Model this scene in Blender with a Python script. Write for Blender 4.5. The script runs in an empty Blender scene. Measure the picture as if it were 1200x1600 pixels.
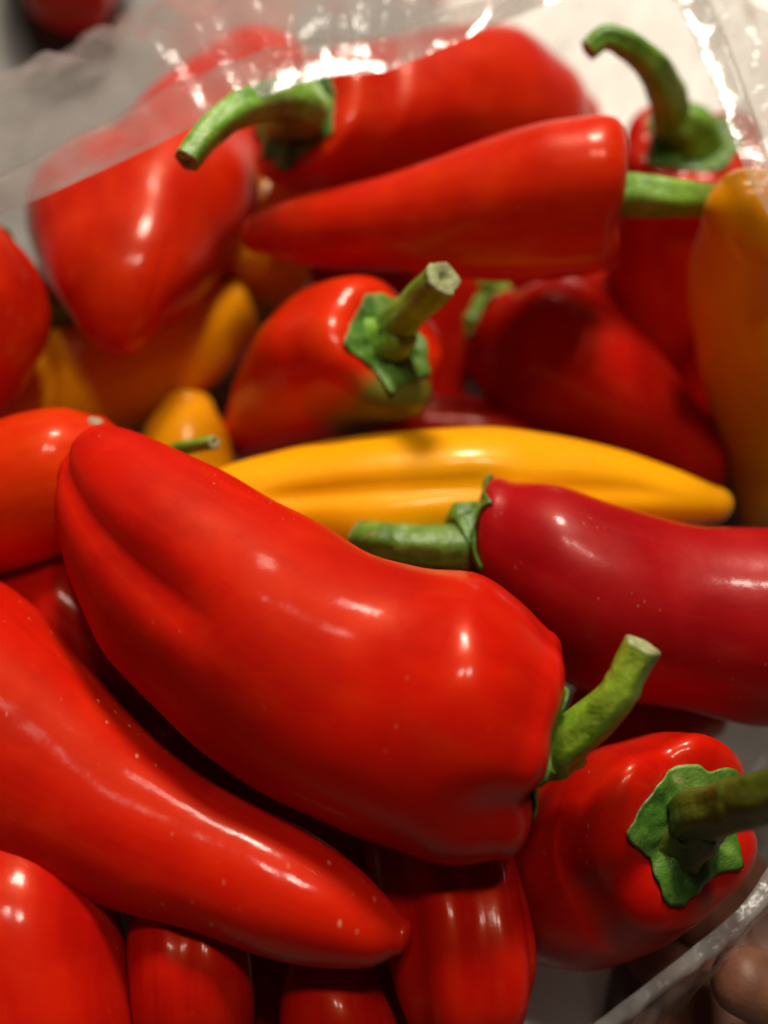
import bpy, math, random
from mathutils import Vector, noise

random.seed(7)
scene = bpy.context.scene
col = scene.collection
PI = math.pi

# ------------------------------------------------------------------ camera
PITCH = math.radians(63)                     # looking down into the bag
CAM = Vector((0, 0, .325))
FWD = Vector((0, math.cos(PITCH), -math.sin(PITCH)))
RIGHT = Vector((1, 0, 0))
DOWN = FWD.cross(RIGHT)
VFOV = math.radians(55)
F = 800 / math.tan(VFOV / 2)
cd = bpy.data.cameras.new('camera')
cam = bpy.data.objects.new('camera', cd)
col.objects.link(cam)
cam.location = CAM
cam.rotation_euler = (PI / 2 - PITCH, 0, 0)
cd.sensor_fit = 'VERTICAL'
cd.sensor_height = 36
cd.sensor_width = 27
cd.lens = 18 / math.tan(VFOV / 2)
cd.clip_start = .01
cd.clip_end = 50
cd.dof.use_dof = True
cd.dof.focus_distance = .232
cd.dof.aperture_fstop = 3.7
scene.camera = cam

# ------------------------------------------------------------------ world, lamps, exposure
w = bpy.data.worlds.new('World')
scene.world = w
w.use_nodes = True
bg = w.node_tree.nodes['Background']
bg.inputs['Color'].default_value = (1.0, .82, .64, 1)
bg.inputs['Strength'].default_value = .016
scene.view_settings.view_transform = 'Standard'
scene.view_settings.look = 'None'
scene.view_settings.exposure = 0
scene.view_settings.gamma = 1


def lamp(name, loc, target, power, size, color, size_y=None):
    l = bpy.data.lights.new(name, 'AREA')
    l.energy = power
    l.color = color
    l.shape = 'RECTANGLE'
    l.size = size
    l.size_y = size_y or size
    o = bpy.data.objects.new(name, l)
    col.objects.link(o)
    o.location = loc
    o.rotation_euler = (Vector(target) - Vector(loc)).to_track_quat('-Z', 'Y').to_euler()
    return o


lamp('ceiling_lamp', (.12, 1.0, 1.02), (0, .15, .08), 17.5, .20, (1, .90, .76), .20)
lamp('ceiling_lamp', (.04, .46, 1.34), (0, .15, .08), 2.8, .09, (1, .90, .76), .12)
lamp('ceiling_lamp', (.27, .44, 1.34), (0, .15, .08), 3.6, .09, (1, .90, .76), .12)
scene.cycles.max_bounces = 10
scene.cycles.transparent_max_bounces = 24


# ------------------------------------------------------------------ helpers
def ray(px, py):
    return FWD + RIGHT * ((px - 600) / F) + DOWN * ((py - 800) / F)


def at(px, py, z):
    """the point of the place at height z seen at photo pixel px, py"""
    d = ray(px, py)
    return CAM + d * ((z - CAM.z) / d.z)


def depth(p):
    return (p - CAM).dot(FWD)


def cr(p0, p1, p2, p3, t):
    return .5 * ((2 * p1) + (p2 - p0) * t + (2 * p0 - 5 * p1 + 4 * p2 - p3) * t * t + (3 * p1 - p0 - 3 * p2 + p3) * t ** 3)


def spline(P, n):
    out = []
    m = len(P) - 1
    for k in range(n):
        x = k / (n - 1) * m
        i = min(int(x), m - 1)
        t = x - i
        a = P[i - 1] if i > 0 else 2 * P[0] - P[1]
        d = P[i + 2] if i + 2 <= m else 2 * P[m] - P[m - 1]
        out.append(cr(a, P[i], P[i + 1], d, t))
    return out


def interp(xs, ys, x):
    if x <= xs[0]:
        return ys[0]
    for a, b, c, d in zip(xs, xs[1:], ys, ys[1:]):
        if x <= b:
            t = (x - a) / (b - a)
            return c + (d - c) * t
    return ys[-1]


def make_mesh(name, verts, faces, mat, parent=None, origin=None, attr=None):
    o0 = origin or Vector((0, 0, 0))
    me = bpy.data.meshes.new(name)
    me.from_pydata([v - o0 for v in verts], [], faces)
    me.polygons.foreach_set('use_smooth', [True] * len(faces))
    if attr:
        for k, vals in attr.items():
            a = me.attributes.new(k, 'FLOAT', 'POINT')
            a.data.foreach_set('value', vals)
    me.materials.append(mat)
    me.update()
    o = bpy.data.objects.new(name, me)
    col.objects.link(o)
    if parent:
        o.parent = parent
        o.location = o0 - parent.location
    else:
        o.location = o0
    return o


def empty(name, loc, label, cat, group=None):
    o = bpy.data.objects.new(name, None)
    o.empty_display_size = .01
    col.objects.link(o)
    o.location = loc
    o['label'] = label
    o['category'] = cat
    if group:
        o['group'] = group
    return o


def tag(o, label=None, cat=None, group=None, kind=None):
    for k, v in (('label', label), ('category', cat), ('group', group), ('kind', kind)):
        if v:
            o[k] = v


# ------------------------------------------------------------------ materials
class NT:
    def __init__(self, name):
        self.m = bpy.data.materials.new(name)
        self.m.use_nodes = True
        self.t = self.m.node_tree
        self.p = self.t.nodes.get('Principled BSDF')
        self.out = self.t.nodes.get('Material Output')

    def n(self, kind, **kw):
        nd = self.t.nodes.new(kind)
        for k, v in kw.items():
            if k in nd.inputs:
                nd.inputs[k].default_value = v
            else:
                setattr(nd, k, v)
        return nd

    def l(self, a, b):
        self.t.links.new(a, b)

    def coord(self):
        if not hasattr(self, 'tc'):
            self.tc = self.n('ShaderNodeTexCoord')
        return self.tc.outputs['Object']

    def noise(self, scale, detail=3, rough=.5):
        nd = self.n('ShaderNodeTexNoise', Scale=scale, Detail=detail, Roughness=rough)
        self.l(self.coord(), nd.inputs['Vector'])
        return nd.outputs['Fac']

    def ramp(self, fac, stops):
        r = self.n('ShaderNodeValToRGB')
        e = r.color_ramp.elements
        while len(e) < len(stops):
            e.new(.5)
        for k, (p, c) in enumerate(stops):
            e[k].position = p
            e[k].color = c if len(c) == 4 else (*c, 1)
        self.l(fac, r.inputs['Fac'])
        return r.outputs['Color']

    def mix(self, fac, a, b):
        m = self.n('ShaderNodeMix', data_type='RGBA')
        if isinstance(fac, (int, float)):
            m.inputs[0].default_value = fac
        else:
            self.l(fac, m.inputs[0])
        for s, v in ((m.inputs[6], a), (m.inputs[7], b)):
            if isinstance(v, tuple):
                s.default_value = v if len(v) == 4 else (*v, 1)
            else:
                self.l(v, s)
        return m.outputs[2]

    def bump(self, h, strength, dist=.001):
        b = self.n('ShaderNodeBump', Strength=strength, Distance=dist)
        self.l(h, b.inputs['Height'])
        return b.outputs['Normal']


def skin(name, c1, c2, c3, rough=.16, flecks=0.0, green=False, sss=.06, fleck_scale=420, tint=(1, .26, .08), gate=.56):
    """waxy pepper skin: two close tones, faint lengthwise mottling, tiny pale flecks"""
    N = NT(name)
    base = N.ramp(N.noise(18, 5, .6), [(.34, c1), (.6, c2)])
    base = N.mix(N.ramp(N.noise(75, 4, .6), [(.5, (0, 0, 0)), (.8, (.45, .45, .45))]), base, c3)
    at_ = N.n('ShaderNodeAttribute', attribute_name='skin_map')
    stn = N.n('ShaderNodeTexNoise', Scale=2.2, Detail=5, Roughness=.6)
    N.l(at_.outputs['Vector'], stn.inputs['Vector'])
    base = N.mix(N.ramp(stn.outputs['Fac'], [(.50, (0, 0, 0)), (.72, (.3, .3, .3))]), base, c3)
    base = N.mix(N.ramp(stn.outputs['Fac'], [(.30, (.3, .3, .3)), (.45, (0, 0, 0))]), base, tuple(x * .72 for x in c1))
    if green:
        a = N.n('ShaderNodeAttribute', attribute_name='unripe')
        mm = N.n('ShaderNodeMath', operation='MULTIPLY_ADD')
        N.l(N.noise(60, 4), mm.inputs[0])
        mm.inputs[1].default_value = .5
        N.l(a.outputs['Fac'], mm.inputs[2])
        g = N.ramp(mm.outputs[0], [(.5, (0, 0, 0)), (.85, (1, 1, 1))])
        base = N.mix(g, base, (.12, .115, .012))
    # pores and dust flecks
    v = N.n('ShaderNodeTexVoronoi', Scale=fleck_scale)
    mp = N.n('ShaderNodeMapping')
    mp.inputs['Scale'].default_value = (1, .5, 1)
    mp.inputs['Rotation'].default_value = (0, 0, .6)
    N.l(N.coord(), mp.inputs['Vector'])
    N.l(mp.outputs[0], v.inputs['Vector'])
    dots = N.ramp(v.outputs['Distance'], [(.05, (1, 1, 1)), (.16, (0, 0, 0))])
    gate = N.ramp(N.noise(55, 2), [(gate, (0, 0, 0)), (gate + .08, (1, 1, 1))])
    mu = N.n('ShaderNodeMath', operation='MULTIPLY')
    N.l(dots, mu.inputs[0])
    N.l(gate, mu.inputs[1])
    mu2 = N.n('ShaderNodeMath', operation='MULTIPLY')
    N.l(mu.outputs[0], mu2.inputs[0])
    mu2.inputs[1].default_value = flecks
    base = N.mix(mu2.outputs[0], base, (.75, .38, .22))
    N.l(base, N.p.inputs['Base Color'])
    rr = N.ramp(N.noise(45, 4), [(.3, (rough * .8,) * 3), (.7, (rough * 1.25,) * 3)])
    bl = N.n('ShaderNodeAttribute', attribute_name='bloom')
    N.l(N.mix(bl.outputs['Fac'], rr, (.52, .52, .52)), N.p.inputs['Roughness'])
    cw = N.ramp(N.noise(24, 4, .6), [(.36, (.08,) * 3), (.58, (.46,) * 3)])
    N.l(N.mix(bl.outputs['Fac'], cw, (.05, .05, .05)), N.p.inputs['Coat Weight'])
    N.p.inputs['Specular IOR Level'].default_value = .3
    N.p.inputs['Specular Tint'].default_value = (*tint, 1)
    N.p.inputs['Coat IOR'].default_value = 1.4
    N.p.inputs['Coat Roughness'].default_value = .13
    N.p.inputs['Subsurface Weight'].default_value = sss
    N.p.inputs['Subsurface Radius'].default_value = (1, .2, .1)
    N.p.inputs['Subsurface Scale'].default_value = .004
    h = N.n('ShaderNodeMath', operation='ADD')
    N.l(N.noise(140, 4, .6), h.inputs[0])
    N.l(N.noise(900, 2), h.inputs[1])
    b1 = N.n('ShaderNodeBump', Strength=.10, Distance=.004)
    N.l(N.noise(48, 3, .5), b1.inputs['Height'])
    b2 = N.n('ShaderNodeBump', Strength=.03, Distance=.0006)
    N.l(h.outputs[0], b2.inputs['Height'])
    N.l(b1.outputs['Normal'], b2.inputs['Normal'])
    N.l(b2.outputs['Normal'], N.p.inputs['Normal'])
    N.l(b2.outputs['Normal'], N.p.inputs['Coat Normal'])
    return N.m


RED = skin('red_skin', (.42, .004, .002), (.62, .008, .002), (.60, .026, .002), .36, .3)
FLECK = skin('flecked_red_skin', (.46, .005, .002), (.63, .009, .002), (.62, .030, .003), .42, .6, fleck_scale=280, gate=.53)
ORED = skin('orange_red_skin', (.50, .008, .002), (.70, .022, .002), (.68, .05, .003), .36, .3)
HOT = skin('scarlet_orange_skin', (.62, .018, .002), (.76, .04, .002), (.72, .08, .003), .36, .3)
CRIM = skin('crimson_skin', (.29, .003, .005), (.45, .006, .009), (.42, .016, .008), .36, .3, tint=(1, .5, .45))
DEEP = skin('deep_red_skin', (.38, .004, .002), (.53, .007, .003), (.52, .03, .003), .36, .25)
TURN = skin('turning_red_skin', (.60, .014, .002), (.70, .022, .002), (.64, .07, .003), .36, .25, True)
YEL = skin('yellow_orange_skin', (.90, .36, .002), (.94, .42, .003), (.92, .31, .002), .36, .15, tint=(1, .75, .25))
AMB = skin('amber_skin', (.84, .31, .002), (.90, .37, .003), (.86, .26, .002), .36, .15, tint=(1, .7, .2))


def green(name, a, b, c):
    N = NT(name)
    base = N.ramp(N.noise(110, 5, .65), [(.36, a), (.5, b), (.66, c)])
    base = N.mix(N.ramp(N.noise(160, 4), [(.66, (0, 0, 0)), (.74, (.7, .7, .7))]), base, (.30, .24, .10))
    N.l(base, N.p.inputs['Base Color'])
    N.p.inputs['Roughness'].default_value = .38
    N.p.inputs['Subsurface Weight'].default_value = .1
    N.p.inputs['Subsurface Radius'].default_value = (.4, 1, .1)
    N.p.inputs['Subsurface Scale'].default_value = .002
    h = N.n('ShaderNodeMath', operation='ADD')
    N.l(N.noise(260, 5, .65), h.inputs[0])
    N.l(N.noise(90, 3), h.inputs[1])
    N.l(N.bump(h.outputs[0], .55, .0012), N.p.inputs['Normal'])
    return N.m


STEM = green('stem_green', (.10, .24, .015), (.18, .38, .03), (.27, .48, .06))
CALYX = green('calyx_green', (.04, .11, .012), (.08, .20, .02), (.17, .31, .05))
BRIGHT = green('bright_stem_green', (.16, .28, .015), (.27, .42, .025), (.40, .55, .06))
DARK = green('dark_stem_green', (.05, .12, .010), (.10, .21, .018), (.18, .30, .04))
OLIVE = green('olive_stem_green', (.07, .10, .008), (.10, .13, .01), (.14, .18, .02))


def plain(name, c, rough=.6, bump_scale=0, bump_s=.3, c2=None, ns=40):
    N = NT(name)
    if c2:
        N.l(N.ramp(N.noise(ns, 4), [(.35, c), (.65, c2)]), N.p.inputs['Base Color'])
    else:
        N.p.inputs['Base Color'].default_value = (*c, 1)
    N.p.inputs['Roughness'].default_value = rough
    if bump_scale:
        N.l(N.bump(N.noise(bump_scale, 4), bump_s), N.p.inputs['Normal'])
    return N.m


CUT = plain('cut_stem_end', (.40, .46, .20), .7, 500, .6, (.22, .20, .08), 220)
SCAR = plain('blossom_scar', (.30, .22, .12), .8, 600, .5, (.48, .40, .28), 300)


def film(name, haze, gloss_rough=.12, bump_scale=60, bump_s=.35):
    """clear plastic film: mostly see-through, a milky part, a glossy coat"""
    N = NT(name)
    tr = N.n('ShaderNodeBsdfTransparent', Color=(.97, .965, .95, 1))
    di = N.n('ShaderNodeBsdfDiffuse', Color=(.66, .65, .63, 1))
    tl = N.n('ShaderNodeBsdfTranslucent', Color=(.66, .65, .63, 1))
    gl = N.n('ShaderNodeBsdfGlossy', Roughness=gloss_rough, Color=(1, 1, 1, 1))
    ad = N.n('ShaderNodeMixShader', Fac=.5)
    N.l(di.outputs[0], ad.inputs[1])
    N.l(tl.outputs[0], ad.inputs[2])
    m1 = N.n('ShaderNodeMixShader')
    mf = N.n('ShaderNodeMath', operation='MULTIPLY')
    mf.inputs[1].default_value = .24
    hz = N.ramp(N.noise(30, 5, .65), [(.32, (haze * .3,) * 3), (.5, (haze * .85,) * 3), (.72, (haze * 1.9,) * 3)])
    N.l(hz, m1.inputs[0])
    N.l(tr.outputs[0], m1.inputs[1])
    N.l(ad.outputs[0], m1.inputs[2])
    fr = N.n('ShaderNodeFresnel', IOR=1.35)
    m2 = N.n('ShaderNodeMixShader')
    N.l(fr.outputs[0], mf.inputs[0])
    N.l(mf.outputs[0], m2.inputs[0])
    N.l(m1.outputs[0], m2.inputs[1])
    N.l(gl.outputs[0], m2.inputs[2])
    vo = N.n('ShaderNodeTexVoronoi', Scale=bump_scale * 1.3)
    N.l(N.coord(), vo.inputs['Vector'])
    vs = N.n('ShaderNodeMath', operation='MULTIPLY_ADD')
    N.l(vo.outputs['Distance'], vs.inputs[0])
    vs.inputs[1].default_value = .6
    N.l(N.noise(bump_scale, 4, .6), vs.inputs[2])
    nm = N.bump(vs.outputs[0], bump_s, .004)
    N.l(nm, gl.inputs['Normal'])
    N.l(nm, fr.inputs['Normal'])
    N.l(m2.outputs[0], N.out.inputs['Surface'])
    return N.m


FILM = film('clear_plastic_film', .17, .15, 60, .42)
HEM = film('folded_plastic_film', .24, .16, 70, .2)

# ------------------------------------------------------------------ the ground and what lies on it
GREY = plain('grey_counter', (.20, .195, .185), .5, 200, .15, (.26, .25, .235), 12)
gs = 1.6
g = make_mesh('counter', [Vector(v) for v in ((-gs, -gs, 0), (gs, -gs, 0), (gs, gs, 0), (-gs, gs, 0))], [(0, 1, 2, 3)], GREY)
tag(g, 'grey counter top under the plastic bag', None, None, 'structure')


def paper(name, corners, label, rot_seed):
    """a thin crumpled sheet of white paper lying on the counter"""
    n = 24
    A, B, C_, D = [Vector((p.x, p.y, 0)) for p in corners]
    V = []
    for s in range(2):
        for i in range(n + 1):
            for j in range(n + 1):
                u, v = i / n, j / n
                p = A * (1 - u) * (1 - v) + B * u * (1 - v) + C_ * u * v + D * (1 - u) * v
                p.z = .006 + .004 * noise.noise(p * 30 + Vector((rot_seed, 0, 0))) - s * .0006
                V.append(p)
    Fs = []
    m = (n + 1) ** 2
    for i in range(n):
        for j in range(n):
            a = i * (n + 1) + j
            Fs.append((a, a + n + 1, a + n + 2, a + 1))
            Fs.append((m + a, m + a + 1, m + a + n + 2, m + a + n + 1))
    for k in range(n):
        for a, b in ((k, k + 1), (n * (n + 1) + k + 1, n * (n + 1) + k)):
            Fs.append((a, b, m + b, m + a))
        for a, b in (((k + 1) * (n + 1), k * (n + 1)), (k * (n + 1) + n, (k + 1) * (n + 1) + n)):
            Fs.append((a, b, m + b, m + a))
    o = make_mesh(name, V, Fs, PAPER, None, V[0].copy())
    tag(o, label, 'paper')
    return o


PAPER = plain('white_paper', (.84, .83, .80), .7, 60, .15, (.80, .79, .76), 25)

# ------------------------------------------------------------------ peppers
STEMCAP = ([0, .10, .22, .36, .5, .64, .78, .9, 1], [0, .14, .32, .52, .68, .82, .92, .98, 1.0], [.62, .66, .80, .93, 1.0, .92, .70, .38, 0])
G_RED = 'red peppers heaped in the plastic bag'
G_YEL = 'yellow peppers among the red ones'


def tube(P, R, n, m, seed, flare, rough=.10):
    """a ribbed stem along P with radius R; faint joints ring it"""
    SP = spline(P, n)
    SR = [v.x for v in spline([Vector((r, 0, 0)) for r in R], n)]
    rj = random.Random(seed)
    joints = [rj.uniform(.18, .35), rj.uniform(.5, .75)]
    SV = []
    ref = None
    for i in range(n):
        t = (SP[min(i + 1, n - 1)] - SP[max(i - 1, 0)]).normalized()
        if ref is None:
            ref = t.orthogonal().normalized()
        ref = (ref - t * ref.dot(t)).normalized()
        bi = t.cross(ref)
        x = i / (n - 1)
        for k in range(m):
            a = 2 * PI * k / m
            r = SR[i] * (1 + .07 * math.sin(5 * a + seed) + .03 * math.sin(11 * a))
            for j in joints:
                d = x - j - .02 * math.sin(a * 2 + seed)
                r *= 1 + (.07 if d < 0 else .03) * math.exp(-(d / .025) ** 2) - .05 * math.exp(-((d - .03) / .014) ** 2)
            r *= 1 + rough * noise.noise(SP[i] * 120 + Vector((math.cos(a) * 1.5, math.sin(a) * 1.5, seed)))
            if flare and i < 8:
                r *= 1 + .5 * (1 - i / 8) ** 2
            SV.append(SP[i] + (ref * math.cos(a) + bi * math.sin(a)) * r)
    SF = []
    for i in range(n - 1):
        for k in range(m):
            a, b = i * m + k, i * m + (k + 1) % m
            SF.append((a, b, b + m, a + m))
    return SV, SF, SP, SR


def pepper(name, label, group, mat, st, cap0=.35, cap1=.8, flat=.95, nl=3, lobe=.07, ph=0., seed=0, grooves=(), bumps=(),
           stem=None, stem_mat=None, calyx=0, calyx_mat=None, spikes=6, turn0=None, collar=None, collar_mat=None, bloom=None, unripe=None, tip_mark=None, nth=56, nb=44, blunt0=True, noise_amp=.07):
    """st: (xa, ya, xb, yb, z) sections from the stem end to the tip: the two outline points and the height of the middle.
    angles: 0 at the a side, 90 facing the viewer, 180 at the b side"""
    cs, us = [], []
    for xa, ya, xb, yb, z in st:
        c = at((xa + xb) / 2, (ya + yb) / 2, z)
        D = depth(c)
        cs.append(c)
        us.append((RIGHT * (xa - xb) + DOWN * (ya - yb)) * (D / F / 2))
    cs = spline(cs, nb)
    us = spline(us, nb)
    rings = []                                    # centre, u, v
    sgn = None
    for i in range(nb):
        t = (cs[min(i + 1, nb - 1)] - cs[max(i - 1, 0)]).normalized()
        v = t.cross(us[i]).normalized()
        if sgn is None:
            sgn = 1 if v.dot(-FWD) > 0 else -1
        v *= sgn * us[i].length * flat
        rings.append((cs[i], us[i], v))
    t0 = (cs[0] - cs[1]).normalized()
    t1 = (cs[-1] - cs[-2]).normalized()
    L = sum((cs[i] - cs[i - 1]).length for i in range(1, nb))
    w0, w1 = us[0].length, us[-1].length
    ncap = 14
    rows = []                                     # s, centre, u, v
    Lt = L + w0 * cap0 + w1 * cap1
    for k in range(ncap):
        x = k / ncap
        if blunt0:
            r = interp(STEMCAP[0], STEMCAP[1], x)
            h = interp(STEMCAP[0], STEMCAP[2], x)
        else:
            r, h = math.sin(x * PI / 2), math.cos(x * PI / 2)
        rows.append((x * w0 * cap0 / Lt, cs[0] + t0 * (h * cap0 * w0), rings[0][1] * max(r, 1e-4), rings[0][2] * max(r, 1e-4)))
    acc = 0
    for i in range(nb):
        if i:
            acc += (cs[i] - cs[i - 1]).length
        rows.append(((w0 * cap0 + acc) / Lt, *rings[i]))
    for k in range(1, ncap + 1):
        a = k / ncap * PI / 2
        c_ = max(math.cos(a), 1e-4)
        rows.append(((w0 * cap0 + L + w1 * cap1 * math.sin(a)) / Lt, cs[-1] + t1 * (cap1 * w1 * math.sin(a)), rings[-1][1] * c_, rings[-1][2] * c_))
    rnd = random.Random(seed)
    ga = [ph + 2 * PI * k / nl + rnd.uniform(-.25, .25) for k in range(nl)]
    gd = [rnd.uniform(.6, 1.3) for k in range(nl)]
    s_cap = max(w0 * cap0 / Lt, 1e-6)
    so = Vector((seed * 3.7, seed * 1.3, 0))

    def surf(row, th):
        s, c, u, v = row
        m = 1.
        wgt = .30 + .70 * math.exp(-(s / .30) ** 2)
        for a0, d0 in zip(ga, gd):
            d = (th - a0 + PI) % (2 * PI) - PI
            m -= 1.6 * lobe * d0 * wgt * math.exp(-(d / .33) ** 2)
        for th0, amp, sig, s0, s1 in grooves:
            d = (th - math.radians(th0) + PI) % (2 * PI) - PI
            e = max(0, min(1, (s - s0) / .1)) * max(0, min(1, (s1 - s) / .1))
            e = e * e * (3 - 2 * e)
            m -= amp * e * math.exp(-(d / math.radians(sig)) ** 2)
        for th0, s0, amp, sig, ss in bumps:
            d = (th - math.radians(th0) + PI) % (2 * PI) - PI
            m += amp * math.exp(-(d / math.radians(sig)) ** 2 - ((s - s0) / ss) ** 2)
        dv = u * math.cos(th) + v * math.sin(th)
        p = c + dv * m
        q = p * 26 + so
        x = min(1, s / s_cap)
        if blunt0 and x < 1:
            p = c + t0 * ((m - 1) * w0 * 1.1 * x ** .7 * (1 - x ** 4))
        else:
            p = c
        m += noise_amp * noise.noise(q) + .022 * noise.noise(q * 2.6)
        return p + dv * m

    V, UN, SM, BL = [], [], [], []
    for row in rows:
        for k in range(nth):
            th = 2 * PI * k / nth
            V.append(surf(row, th))
            if bloom:
                e = max(0, min(1, (row[0] - bloom[0]) / (bloom[1] - bloom[0])))
                BL.append(e * e * (3 - 2 * e))
            SM += [math.cos(th) * 2.2 + seed, math.sin(th) * 2.2, row[0] * 1.6]
            if unripe:
                d = (th - math.radians(unripe[0]) + PI) % (2 * PI) - PI
                UN.append(math.exp(-(d / math.radians(unripe[1])) ** 2 - ((row[0] - unripe[2]) / unripe[3]) ** 2) * .9)
    Fs = []
    nr = len(rows)
    for i in range(nr - 1):
        for k in range(nth):
            a, b = i * nth + k, i * nth + (k + 1) % nth
            Fs.append((a, b, b + nth, a + nth))
    Fs.append(tuple(range(nth - 1, -1, -1)))
    Fs.append(tuple((nr - 1) * nth + k for k in range(nth)))
    if sgn < 0:
        pass
    base = cs[nb // 2].copy()
    base.z = min(v.z for v in V)
    root = empty(name, base, label, 'pepper', group)
    body = make_mesh('body', V, Fs, mat, root, cs[nb // 2].copy(), {'unripe': UN} if unripe else None)
    if bloom:
        body.data.attributes.new('bloom', 'FLOAT', 'POINT').data.foreach_set('value', BL)
    sa = body.data.attributes.new('skin_map', 'FLOAT_VECTOR', 'POINT')
    sa.data.foreach_set('vector', SM)
    pole = rows[0][1]
    if calyx:
        n2, nrg = 96, 16
        rp = [rnd.uniform(-.22, .22) for _ in range(spikes)]
        rh = [rnd.uniform(.45, 1.25) for _ in range(spikes)]
        turn = rnd.uniform(0, 2 * PI) if turn0 is None else math.radians(turn0)
        CV = []
        for lay in range(2):
            for j in range(nrg + 1):
                for k in range(n2):
                    th = 2 * PI * k / n2
                    ex = 0
                    for q in range(spikes):
                        d = (th - turn - (2 * PI * q / spikes + rp[q]) + PI) % (2 * PI) - PI
                        ex = max(ex, rh[q] * max(0, 1 - abs(d) / (PI / spikes * 1.05)) ** 1.9)
                    kc = calyx * (.86 + .34 * ex + .10 * noise.noise(Vector((math.cos(th) * 4, math.sin(th) * 4, seed))))
                    x = j / nrg
                    kk = min(kc * x, .97) * ncap
                    i0 = min(int(kk), ncap - 1)
                    f = kk - i0
                    p = surf(rows[i0], th) * (1 - f) + surf(rows[i0 + 1], th) * f
                    rad = (rows[0][2] * math.cos(th) + rows[0][3] * math.sin(th)).normalized()
                    nrm = (t0 * (1.2 - x * .6) + rad * x * .6).normalized()
                    off = .0010 + .0005 * math.cos(th * 13 + seed) * x * (1 - x) * 2 + .0007 * noise.noise(p * 300) + .0010 * noise.noise(p * 130)
                    off += .0012 * ex * x ** 4 * (.3 + .7 * abs(noise.noise(Vector((th * 2, seed, 0)))))
                    off += .30 * w0 * max(0, .30 - x) ** 1.5
                    if lay:
                        off -= .0009
                    CV.append(p + nrm * off)
        CF = []
        m = (nrg + 1) * n2
        for j in range(nrg):
            for k in range(n2):
                a, b = j * n2 + k, j * n2 + (k + 1) % n2
                CF.append((a, b, b + n2, a + n2))
                CF.append((m + a, m + a + n2, m + b + n2, m + b))
        for k in range(n2):
            a, b = nrg * n2 + k, nrg * n2 + (k + 1) % n2
            CF.append((a, b, m + b, m + a))
        make_mesh('calyx', CV, CF, calyx_mat or CALYX, root, pole.copy())
    if stem:
        P, R = [], []
        for q, (px, py, dz, rp_) in enumerate(stem):
            p = at(px, py, pole.z + dz)
            if px is None:
                p = pole.copy()
            P.append(p)
            R.append(rp_ * depth(p) / F)
        k0 = R[0] * (1.1 if calyx else .35)
        P = [pole - t0 * .002, pole + t0 * k0] + P[(1 if (P[0] - pole).length < .006 else 0):]
        R = [R[0] * 1.2, R[0] * 1.05] + R[len(R) - len(P) + 2:]
        m = 24
        SV, SF, SP, SR = tube(P, R, 44, m, seed, bool(calyx))
        if collar:
            cl_, r0, r1 = collar
            dr = (P[2] - P[0]).normalized()
            sc = depth(pole) / F
            CP = [pole - t0 * .004, pole + dr * cl_ * sc * .35, pole + dr * cl_ * sc * .7, pole + dr * cl_ * sc, pole + dr * cl_ * sc * 1.04]
            cv, cf, _, _ = tube(CP, [r0 * sc, r0 * sc * .96, r1 * sc * 1.04, r1 * sc, R[2] * .9], 26, 40, seed + 3, False, .16)
            make_mesh('collar', cv, cf, collar_mat or CALYX, root, pole.copy())
        so_ = make_mesh('stem', SV, SF, stem_mat or STEM, root, SP[0].copy())
        # the cut face: a rounded rim and a slightly hollow middle
        t = (SP[-1] - SP[-2]).normalized()
        ring = SV[-m:]
        c = SP[-1]
        EV, EF = [], []
        prof = [(1.0, 0), (.97, .10), (.88, .16), (.6, .12), (.35, .06), (.2, -.10), (.02, -.16)]
        rr = SR[-1]
        for a, h in prof:
            for p in ring:
                EV.append(c + (p - c) * a + t * (h * rr))
        for j in range(len(prof) - 1):
            for k in range(m):
                x, y = j * m + k, j * m + (k + 1) % m
                EF.append((x, y, y + m, x + m))
        EF.append(tuple((len(prof) - 1) * m + k for k in range(m)))
        e = make_mesh('cut_end', EV, EF, CUT, None, c.copy())
        e.parent = so_
        e.location = c - SP[0]
    if tip_mark:
        s0, th0, size = tip_mark
        i0 = min(range(nr), key=lambda i: abs(rows[i][0] - s0))
        p = surf(rows[i0], math.radians(th0))
        nrm = (p - rows[i0][1]).normalized()
        nrm = (nrm + t1 * .6).normalized()
        a = nrm.orthogonal().normalized()
        b = nrm.cross(a)
        MV, MF = [], []
        for j, (r, h) in enumerate(((1, -.35), (.85, .1), (.5, .22), (.15, .12))):
            for k in range(20):
                an = 2 * PI * k / 20
                q = r * size * (1 + .2 * noise.noise(Vector((math.cos(an), math.sin(an), 3.3)) * 1.5))
                MV.append(p + (a * math.cos(an) + b * math.sin(an)) * q + nrm * h * size)
        for j in range(3):
            for k in range(20):
                x, y = j * 20 + k, j * 20 + (k + 1) % 20
                MF.append((x, y, y + 20, x + 20))
        MF.append(tuple(60 + k for k in range(20)))
        make_mesh('blossom_scar', MV, MF, SCAR, root, p.copy())
    return root


def Z(st, z0, z1=None):
    """give each section a height, running from z0 to z1"""
    z1 = z0 if z1 is None else z1
    n = len(st)
    return [(*s, z0 + (z1 - z0) * i / (n - 1)) for i, s in enumerate(st)]


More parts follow.
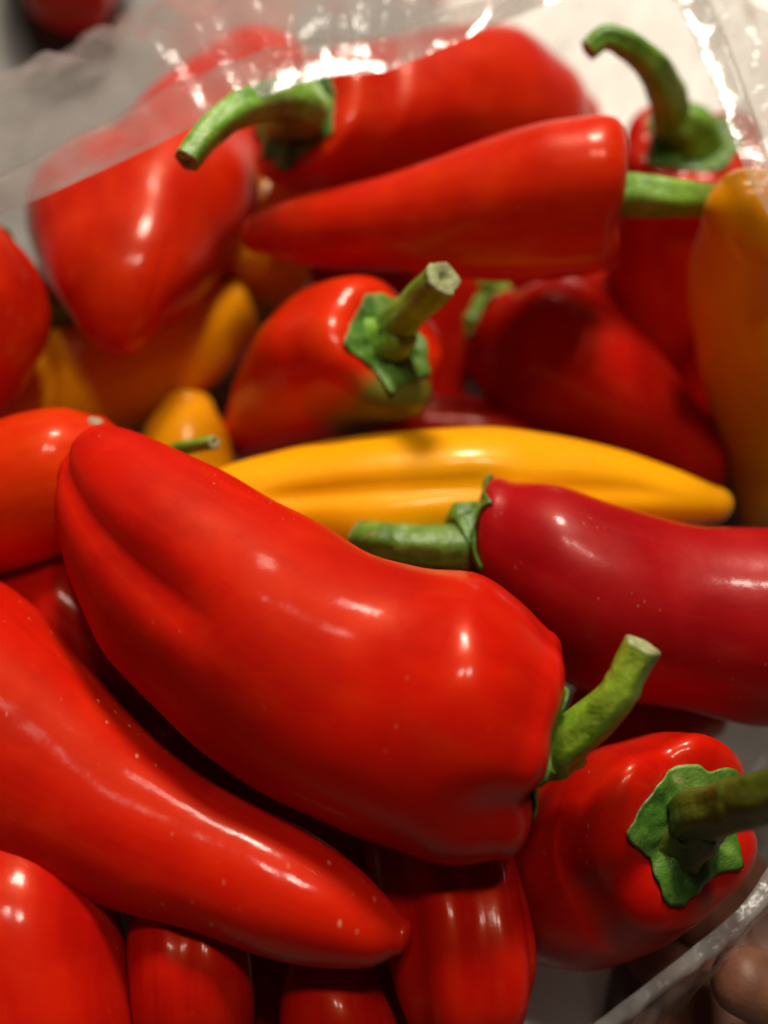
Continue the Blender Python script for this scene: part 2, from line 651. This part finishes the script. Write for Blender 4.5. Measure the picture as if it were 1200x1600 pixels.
# the big pepper on top, in the middle
pepper('red_pepper', 'largest red pepper lying across the middle with curved green stem at its right end', G_RED, RED,
       Z([(858, 988, 770, 1334), (808, 940, 688, 1340), (745, 898, 595, 1312), (660, 888, 505, 1274), (575, 868, 422, 1230), (490, 818, 338, 1178),
          (410, 772, 262, 1110), (330, 728, 198, 1040), (262, 695, 152, 955), (212, 674, 122, 870), (185, 668, 113, 800)], .098, .100),
       cap0=.20, cap1=.42, flat=.92, nl=1, lobe=0, ph=.4, seed=1, bloom=(.24, .40),
       grooves=((88, .12, 9, .48, 1.2), (68, .06, 13, -.1, .12), (116, .14, 14, -.1, .15), (-60, .14, 18, -.1, .2), (180, .1, 16, -.1, .2), (8, .06, 12, -.1, .12)),
       bumps=((62, .10, .07, 34, .08), (72, .33, -.08, 50, .09), (36, .24, -.04, 40, .07), (140, .08, .06, 25, .08)),
       stem=[(880, 1160, .006, 36), (925, 1126, .012, 33), (962, 1086, .018, 29), (987, 1040, .022, 28), (1003, 1010, .025, 28)], calyx=.5, spikes=6, stem_mat=BRIGHT, collar=(40, 48, 42), collar_mat=BRIGHT)

pepper('red_pepper', 'crimson red pepper at the right edge with thick green stem pointing left', G_RED, CRIM,
       Z([(800, 750, 775, 950), (880, 756, 850, 1035), (970, 788, 950, 1085), (1080, 812, 1060, 1108), (1200, 818, 1190, 1130), (1300, 830, 1290, 1110),
          (1390, 870, 1380, 1060)], .080, .075), cap0=.40, cap1=.8, nl=3, lobe=.05, ph=2.2, seed=2, bumps=((70, .16, .04, 40, .1), (90, .42, -.04, 40, .08)),
       stem=[(735, 852, .002, 38), (690, 856, .004, 35), (640, 854, .004, 34), (600, 850, .003, 31), (560, 842, .0, 27)], calyx=.72, spikes=7, collar=(62, 53, 43), stem_mat=DARK)

pepper('yellow_pepper', 'bright yellow pepper lying crosswise in the middle, lit from end to end', G_YEL, YEL,
       Z([(300, 756, 300, 850), (358, 725, 350, 872), (430, 705, 405, 888), (525, 687, 495, 895), (620, 671, 605, 905), (740, 666, 740, 900), (860, 676, 860, 880), (960, 701, 955, 850), (1050, 732, 1045, 832),
          (1118, 760, 1106, 818)], .070, .066), cap0=.6, cap1=1.1, blunt0=False, nl=1, lobe=0, ph=4, seed=3, noise_amp=.09,
       grooves=((78, .12, 9, .12, .62), (84, .09, 9, .55, .9)), bumps=((105, .84, .10, 35, .07), (60, .5, .05, 25, .08), (55, .3, .05, 20, .06)))

pepper('red_pepper', 'red pepper with upright cut stem and greenish unripe patch beside its calyx', G_RED, TURN,
       [(508, 436, 648, 652, .088), (466, 452, 590, 674, .076), (424, 508, 520, 696, .060), (390, 578, 446, 708, .046), (366, 640, 396, 716, .036)],
       cap0=.42, cap1=.7, nl=4, lobe=.07, ph=.6, seed=4, unripe=(160, 55, .12, .26),
       stem=[(618, 512, .006, 30), (648, 480, .016, 27), (674, 454, .024, 28), (692, 436, .030, 29)], calyx=.43, spikes=5)

pepper('red_pepper', 'red pepper lying flat near the top, tip pointing left and light green stem pointing right', G_RED, ORED,
       Z([(930, 182, 915, 428), (840, 194, 835, 436), (740, 226, 735, 430), (640, 262, 635, 422), (540, 292, 535, 419), (460, 314, 455, 411), (412, 334, 406, 398)], .110, .092),
       cap0=.40, cap1=1.0, nl=3, lobe=.05, ph=.2, seed=5, bumps=((90, .1, .05, 30, .1),),
       stem=[(985, 304, .0, 32), (1040, 308, .0, 29), (1090, 312, -.002, 26), (1125, 314, -.004, 24)])

pepper('red_pepper', 'red pepper at the very top with bent green stem hanging to the left', G_RED, ORED,
       [(532, 78, 436, 288, .098), (596, 60, 505, 306, .088), (690, 44, 625, 318, .076), (790, 56, 750, 318, .066), (862, 100, 835, 295, .060), (905, 150, 890, 250, .056)],
       cap0=.26, cap1=.7, nl=4, lobe=.06, ph=.9, seed=6, bumps=((150, .08, .10, 30, .1),),
       stem=[(474, 172, .012, 36), (432, 158, .022, 31), (380, 170, .032, 27), (330, 202, .036, 23), (292, 250, .036, 21)], calyx=.52, spikes=5, turn0=20)

pepper('yellow_pepper', 'amber yellow pepper standing on end at the right edge', G_YEL, AMB,
       [(1096, 362, 1275, 362, .110), (1077, 440, 1300, 440, .088), (1086, 530, 1310, 530, .069), (1106, 625, 1310, 625, .050), (1132, 720, 1310, 720, .033),
        (1160, 800, 1300, 800, .022)], cap0=1.25, cap1=.7, blunt0=False, nl=3, lobe=.02, ph=1.5, seed=7, noise_amp=.03)

pepper('red_pepper', 'red pepper at the top right standing on end with tall hooked stem', G_RED, RED,
       [(963, 262, 1205, 228, .080), (955, 310, 1215, 290, .064), (950, 380, 1210, 370, .048), (960, 470, 1200, 470, .034), (1000, 580, 1190, 580, .024), (1060, 690, 1180, 690, .018)],
       cap0=.34, cap1=.8, nl=4, lobe=.09, ph=1.2, seed=8, turn0=30,
       stem=[(1052, 188, .008, 31), (1042, 145, .022, 27), (1020, 105, .034, 24), (985, 72, .042, 21), (948, 58, .044, 19), (920, 78, .042, 17)], calyx=.46, spikes=5)

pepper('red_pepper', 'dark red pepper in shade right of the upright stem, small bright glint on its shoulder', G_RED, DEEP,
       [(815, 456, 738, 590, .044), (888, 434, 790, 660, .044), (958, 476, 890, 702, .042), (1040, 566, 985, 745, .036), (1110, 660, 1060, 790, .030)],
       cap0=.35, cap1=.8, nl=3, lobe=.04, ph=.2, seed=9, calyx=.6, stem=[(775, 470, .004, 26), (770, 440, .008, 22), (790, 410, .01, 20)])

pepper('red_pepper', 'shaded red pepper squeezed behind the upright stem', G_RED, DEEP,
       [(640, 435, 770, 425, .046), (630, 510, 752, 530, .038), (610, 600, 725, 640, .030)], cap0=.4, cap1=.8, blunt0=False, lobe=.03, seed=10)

pepper('red_pepper', 'red pepper under the hazy film at upper left, two lobed tip pointing down', G_RED, ORED,
       [(325, 95, 495, 140, .050), (235, 180, 462, 205, .055), (150, 275, 418, 262, .062), (44, 345, 388, 318, .070), (60, 410, 338, 388, .077), (82, 452, 302, 436, .083), (110, 492, 270, 480, .083),
        (138, 523, 242, 514, .079), (165, 540, 217, 535, .073)],
       cap0=.4, cap1=.6, flat=.82, nl=1, lobe=0, ph=4, seed=11, grooves=((84, .14, 24, .25, .72),), bumps=((125, .78, .10, 28, .1), (40, .76, .08, 30, .1)))

pepper('red_pepper', 'red pepper at the left edge with a bit of green at its top', G_RED, ORED,
       [(-150, 345, 20, 372, .100), (-165, 400, 52, 405, .098), (-165, 465, 74, 465, .094), (-155, 540, 68, 535, .088), (-140, 605, 38, 600, .080), (-110, 655, 2, 652, .074)],
       cap0=.25, cap1=.7, nl=3, lobe=.05, ph=.8, seed=12, calyx=.7)

pepper('yellow_pepper', 'brownish yellow pepper in deep shade below the two lobed red tip', G_YEL, AMB,
       Z([(352, 440, 392, 545), (280, 440, 325, 612), (185, 472, 228, 664), (80, 515, 112, 700), (-20, 560, 10, 740), (-100, 600, -80, 740)], .044, .050),
       cap0=.45, cap1=.8, blunt0=False, lobe=.04, seed=13)

pepper('red_pepper', 'hidden red pepper whose dark green calyx shows between two red peppers at left', G_RED, DEEP,
       [(30, 490, 180, 520, .060), (60, 430, 220, 460, .052), (110, 370, 260, 400, .044), (170, 320, 280, 340, .038)], cap0=.35, lobe=.06, seed=14, calyx=.8)

pepper('yellow_pepper', 'dim amber pepper wedged deep under the top red peppers', G_YEL, AMB,
       [(395, 215, 510, 240, .050), (350, 290, 505, 310, .048), (325, 370, 495, 390, .046), (320, 425, 475, 450, .044)], cap0=.5, cap1=.4, blunt0=False, lobe=.03, seed=15)

pepper('yellow_pepper', 'small yellow pepper half hidden behind the blunt tip of the largest pepper', G_YEL, AMB,
       [(252, 636, 334, 636, .046), (220, 690, 360, 694, .044), (212, 775, 372, 785, .042), (230, 850, 360, 860, .040)], cap0=.6, cap1=.5, blunt0=False, lobe=.03, seed=16)

pepper('red_pepper', 'buried red pepper showing its thin green stem before the small yellow pepper', G_RED, DEEP,
       [(215, 690, 245, 790, .070), (170, 700, 195, 830, .068), (120, 730, 140, 850, .066)], cap0=.35, lobe=.05, seed=17,
       stem=[(270, 706, .008, 12), (300, 698, .014, 11), (334, 692, .020, 11.5)])

pepper('red_pepper', 'orange red pepper at the left edge with greyish scar on its rounded tip', G_RED, HOT,
       Z([(-150, 690, -120, 930), (-50, 672, -20, 905), (30, 648, 50, 880), (95, 637, 125, 850), (148, 648, 185, 800)], .084, .088), cap0=.35, cap1=.42, nl=3, lobe=.04, ph=2.6,
       seed=18, tip_mark=(.93, 35, .0022))

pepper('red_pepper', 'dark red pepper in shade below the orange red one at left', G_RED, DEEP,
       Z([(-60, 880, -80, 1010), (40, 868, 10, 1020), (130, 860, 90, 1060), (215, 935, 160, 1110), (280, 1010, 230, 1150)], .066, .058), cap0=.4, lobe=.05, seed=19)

pepper('red_pepper', 'long flecked red pepper sloping from the left edge down to its pointed tip', G_RED, FLECK,
       Z([(-260, 860, -360, 1200), (-150, 872, -220, 1290), (-70, 890, -135, 1318), (10, 938, -55, 1338), (90, 1022, 10, 1352), (180, 1112, 95, 1382), (275, 1190, 200, 1415),
          (372, 1250, 312, 1450), (468, 1300, 420, 1488), (548, 1352, 508, 1508), (602, 1402, 578, 1510), (634, 1436, 620, 1492)], .078, .088), cap0=.3, cap1=.55, nl=3, lobe=.03, ph=2.9,
       seed=20, nb=60, bloom=(.80, .62))

pepper('red_pepper', 'plump red pepper filling the bottom left corner', G_RED, RED,
       [(-170, 1290, 60, 1280, .058), (-190, 1360, 150, 1350, .066), (-200, 1430, 190, 1425, .070), (-205, 1510, 206, 1505, .070), (-205, 1600, 218, 1600, .068), (-195, 1710, 215, 1710, .064)], noise_amp=.15, cap0=.4, cap1=.7, lobe=.07,
       nl=4, ph=1.9, seed=21)

pepper('red_pepper', 'red pepper with a pair of bright streaks right of the plump corner one', G_RED, RED,
       [(225, 1395, 330, 1395, .060), (202, 1460, 380, 1455, .070), (208, 1560, 395, 1560, .068), (220, 1680, 390, 1680, .050)], noise_amp=.15, cap0=.5, lobe=.07, nl=3, ph=4.2, seed=22, grooves=((95, .10, 14, .1, 1),))

pepper('red_pepper', 'red pepper at the bottom edge just under the pointed tip', G_RED, RED,
       [(455, 1475, 565, 1480, .056), (432, 1540, 602, 1540, .062), (425, 1630, 640, 1630, .060), (430, 1740, 640, 1740, .046)], noise_amp=.15, cap0=.5, lobe=.06, seed=23)

pepper('red_pepper', 'glossy ribbed red pepper pointing down below the largest pepper', G_RED, RED,
       [(570, 1270, 770, 1240, .056), (578, 1360, 806, 1345, .066), (590, 1440, 838, 1435, .072), (602, 1510, 845, 1508, .072), (625, 1570, 826, 1568, .068), (665, 1620, 790, 1616, .060)], cap0=.4, cap1=.6, nl=1, lobe=0, ph=4, noise_amp=.13,
       seed=24, grooves=((103, .13, 14, .05, 1.1), (46, .11, 15, .05, 1.1), (160, .10, 13, .05, 1.1)), bumps=((75, .5, .03, 14, .5), (130, .5, .04, 16, .5)))

pepper('red_pepper', 'red pepper at lower right with wide green calyx facing the viewer', G_RED, RED,
       [(1022, 1142, 1088, 1458, .080), (980, 1140, 1032, 1484, .066), (922, 1174, 950, 1508, .050), (852, 1220, 865, 1500, .036), (790, 1275, 800, 1470, .026)],
       cap0=.28, cap1=.8, nl=4, lobe=.08, ph=.1, seed=25, flat=1.0,
       stem=[(1085, 1275, .008, 40), (1130, 1262, .020, 39), (1180, 1248, .032, 40), (1260, 1230, .046, 42)], stem_mat=OLIVE, calyx=.45, spikes=5, turn0=80)

pepper('red_pepper', 'dim red pepper deep below the crimson one at right', G_RED, DEEP,
       Z([(930, 1060, 930, 1200), (1010, 1060, 1020, 1190), (1090, 1050, 1110, 1150)], .040, .036), cap0=.4, cap1=.6, lobe=.04, seed=26)

pepper('red_pepper', 'separate red pepper in the far top left corner beyond the film', G_RED, RED,
       [(10, -190, 190, -190, .03), (5, -120, 205, -120, .03), (15, -60, 195, -55, .03), (35, -10, 172, -6, .03)], cap0=.4, cap1=.5, lobe=.04, seed=27)

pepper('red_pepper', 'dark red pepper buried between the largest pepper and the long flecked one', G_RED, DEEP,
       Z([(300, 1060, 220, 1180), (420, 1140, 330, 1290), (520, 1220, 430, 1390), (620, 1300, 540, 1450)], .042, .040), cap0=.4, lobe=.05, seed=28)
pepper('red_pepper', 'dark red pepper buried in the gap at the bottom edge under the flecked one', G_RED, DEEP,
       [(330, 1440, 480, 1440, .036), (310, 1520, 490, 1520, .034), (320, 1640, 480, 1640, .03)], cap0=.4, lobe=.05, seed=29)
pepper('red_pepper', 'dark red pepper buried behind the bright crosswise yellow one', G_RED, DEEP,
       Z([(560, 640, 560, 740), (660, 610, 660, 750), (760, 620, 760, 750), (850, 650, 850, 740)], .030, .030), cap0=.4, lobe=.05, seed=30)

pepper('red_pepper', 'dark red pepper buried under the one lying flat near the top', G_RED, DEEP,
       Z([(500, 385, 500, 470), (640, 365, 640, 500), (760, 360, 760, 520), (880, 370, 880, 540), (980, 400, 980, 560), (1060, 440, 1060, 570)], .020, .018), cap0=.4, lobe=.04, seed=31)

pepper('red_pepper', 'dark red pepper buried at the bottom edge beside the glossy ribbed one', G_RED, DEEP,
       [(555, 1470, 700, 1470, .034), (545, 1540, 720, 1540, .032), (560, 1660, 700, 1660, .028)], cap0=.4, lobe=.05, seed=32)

# ------------------------------------------------------------------ the white paper sheets on the counter
paper('paper_sheet', [at(720, 330, 0), at(1500, 330, 0), at(1800, -420, 0), at(640, -420, 0)], 'white paper spread on the counter behind the bag at upper right', 1)
paper('paper_sheet', [at(760, 1640, 0), at(930, 1600, 0), at(960, 1480, 0), at(780, 1420, 0)], 'small piece of white paper under the bag at the bottom', 2)

# ------------------------------------------------------------------ the plastic bag
RIM = [(1215, 1330, .085), (1160, 1412, .088), (1085, 1478, .088), (1000, 1545, .086), (925, 1602, .084), (780, 1720, .08), (400, 1850, .08), (-150, 1800, .08), (-420, 1400, .10),
       (-420, 900, .11), (-250, 520, .120), (-60, 365, .126), (60, 312, .130), (200, 248, .132), (330, 186, .134), (440, 142, .134), (520, 120, .133), (600, 112, .132), (680, 80, .130), (760, 45, .130),
       (850, 10, .136), (950, -25, .136), (1040, -10, .136), (1085, 60, .136), (1120, 150, .136), (1165, 270, .136), (1230, 400, .13), (1330, 650, .12), (1370, 950, .10), (1300, 1200, .09)]
rim = [at(x, y, z) for x, y, z in RIM]
NA = 420
CEN = at(600, 800, .05)
CEN.z = 0
rl = spline(rim + [rim[0]], NA + 1)[:-1]


def bag_profile(p):
    """from the mouth outward, down the wall and in under the heap"""
    d = Vector((p.x - CEN.x, p.y - CEN.y, 0))
    dn = d.normalized()
    far = max(0., dn.y)
    o = .015 + .085 * far + .075 * max(0, -dn.x) * max(0, min(1, dn.y * 2 + .4))
    z = p.z
    pts = [p, p + dn * (o * .35) + Vector((0, 0, .006 * far)), p + dn * o * .8 + Vector((0, 0, -.25 * z)), p + dn * o + Vector((0, 0, -.6 * z)),
           Vector((p.x, p.y, .010)) + dn * (o * .85), Vector((p.x, p.y, .003)) + dn * (o * .4 - .015), CEN + d * .4 + Vector((0, 0, .002)), CEN + d * .02 + Vector((0, 0, .002))]
    return pts


NR = 72
grid = []
for p in rl:
    grid.append(spline([q.copy() for q in bag_profile(p)], NR))


def wrinkle(p, a, j):
    """creases: long folds running down the wall, finer crumples across them"""
    s = j / (NR - 1)
    q = Vector((math.cos(a) * 5.5, math.sin(a) * 5.5, s * 2.2))
    w1 = (1 - abs(noise.noise(q * 1.6)) * 2) * .006
    w2 = (1 - abs(noise.noise(p * 26)) * 2) * .0025
    w3 = (1 - abs(noise.noise(p * 90 + Vector((3, 1, 2)))) * 2) * .0013
    k = (.4 + .6 * min(1, max(0, p.y - .08) * 6)) * min(1, s * 5) * (.35 + .65 * min(1, (1 - s) * 3))
    lf = 1 + 1.2 * min(1, max(0, (-.01 - p.x) * 15)) * (p.y > .1)
    return (w1 + w2 * lf + w3 * lf) * k


BV = []
for i in range(NA):
    a = 2 * PI * i / NA
    for j in range(NR):
        p = grid[i][j]
        e1 = grid[(i + 1) % NA][j] - grid[i - 1][j]
        e2 = grid[i][min(j + 1, NR - 1)] - grid[i][max(j - 1, 0)]
        n = e2.cross(e1)
        n = n.normalized() if n.length > 1e-9 else Vector((0, 0, 1))
        q = p + n * wrinkle(p, a, j)
        q.z = max(q.z, .0012)
        BV.append(q)
BF = []
for i in range(NA):
    for j in range(NR - 1):
        a, b = i * NR + j, ((i + 1) % NA) * NR + j
        BF.append((a, b, b + 1, a + 1))
bag = empty('plastic_bag', CEN, 'clear plastic bag standing open around the heap of peppers', 'plastic bag')
make_mesh('film', BV, BF, FILM, bag, CEN.copy())
# the hem: a folded band along the mouth
HV, HF = [], []
NH = 10
for i in range(NA):
    for j in range(NH):
        x = j / (NH - 1) * 2 * PI
        jj = (1 - math.cos(x)) / 2 * (3.6 + 5 * min(1, max(0, (.11 - rl[i].y) * 20)))
        j0 = int(jj)
        p = BV[i * NR + j0] * (1 - (jj - j0)) + BV[i * NR + j0 + 1] * (jj - j0)
        p = p + Vector((noise.noise(p * 260), noise.noise(p * 260 + Vector((9, 0, 0))), noise.noise(p * 260 + Vector((0, 9, 0))))) * .00015
        HV.append(p + Vector((0, -.2, 1)) * (.00025 * math.sin(x) + .0002))
for i in range(NA):
    for j in range(NH - 1):
        a, b = i * NH + j, ((i + 1) % NA) * NH + j
        HF.append((a, b, b + 1, a + 1))
make_mesh('hem', HV, HF, HEM, bag, CEN.copy())

# ------------------------------------------------------------------ the hand holding the bag from below, at the lower right
def skin_body(name, verts, edges, radii, root, mat, subd=2):
    me = bpy.data.meshes.new(name)
    me.from_pydata(verts, edges, [])
    o = bpy.data.objects.new(name, me)
    col.objects.link(o)
    o.modifiers.new('skin', 'SKIN')
    for k, r in enumerate(radii):
        d = me.skin_vertices[0].data[k]
        d.radius = r if isinstance(r, tuple) else (r, r)
        d.use_root = k == root
    sm = o.modifiers.new('smooth', 'SUBSURF')
    sm.levels = sm.render_levels = subd
    dg = bpy.context.evaluated_depsgraph_get()
    dg.update()
    m2 = bpy.data.meshes.new_from_object(o.evaluated_get(dg))
    bpy.data.objects.remove(o)
    m2.name = name
    m2.polygons.foreach_set('use_smooth', [True] * len(m2.polygons))
    m2.materials.clear()
    m2.materials.append(mat)
    o = bpy.data.objects.new(name, m2)
    col.objects.link(o)
    return o


SN = NT('hand_skin')
SN.l(SN.ramp(SN.noise(60, 4), [(.3, (.19, .075, .042)), (.7, (.27, .11, .062))]), SN.p.inputs['Base Color'])
SN.p.inputs['Roughness'].default_value = .5
SN.p.inputs['Subsurface Weight'].default_value = .15
SN.p.inputs['Subsurface Radius'].default_value = (1, .3, .15)
SN.p.inputs['Subsurface Scale'].default_value = .004
SN.l(SN.bump(SN.noise(500, 4), .3, .0006), SN.p.inputs['Normal'])
HVt, HE, HR = [], [], []


def hv(px, py, z, r, link=None):
    HVt.append(at(px, py, z))
    HR.append(r)
    if link is not None:
        HE.append((link, len(HVt) - 1))
    return len(HVt) - 1


palm = hv(1230, 1650, .022, .024)
wrist = hv(1480, 1900, .026, .024, palm)
arm = hv(1800, 2250, .035, .030, wrist)
for (kx, ky), (mx, my), (tx, ty), r in (((1030, 1640), (985, 1610), (960, 1590), .0085), ((1080, 1560), (1030, 1510), (1000, 1470), .0092), ((1150, 1490), (1090, 1420), (1040, 1370), .009),
                                        ((1210, 1440), (1140, 1350), (1090, 1290), .0085)):
    a = hv(kx, ky, .020, .0125, palm)
    b = hv(mx, my, .012, r, a)
    c = hv((mx + tx) / 2, (my + ty) / 2, .010, r * .92, b)
    hv(tx, ty, .010, r * .8, c)
a = hv(1330, 1600, .036, .0135, palm)
b = hv(1240, 1560, .052, .0105, a)
c = hv(1165, 1535, .058, .0095, b)
hv(1118, 1522, .060, .0075, c)
hand = skin_body('hand', [v for v in HVt], HE, HR, palm, SN.m)
tag(hand, 'brown hand in shade holding the bag from below at the bottom right corner', 'hand')
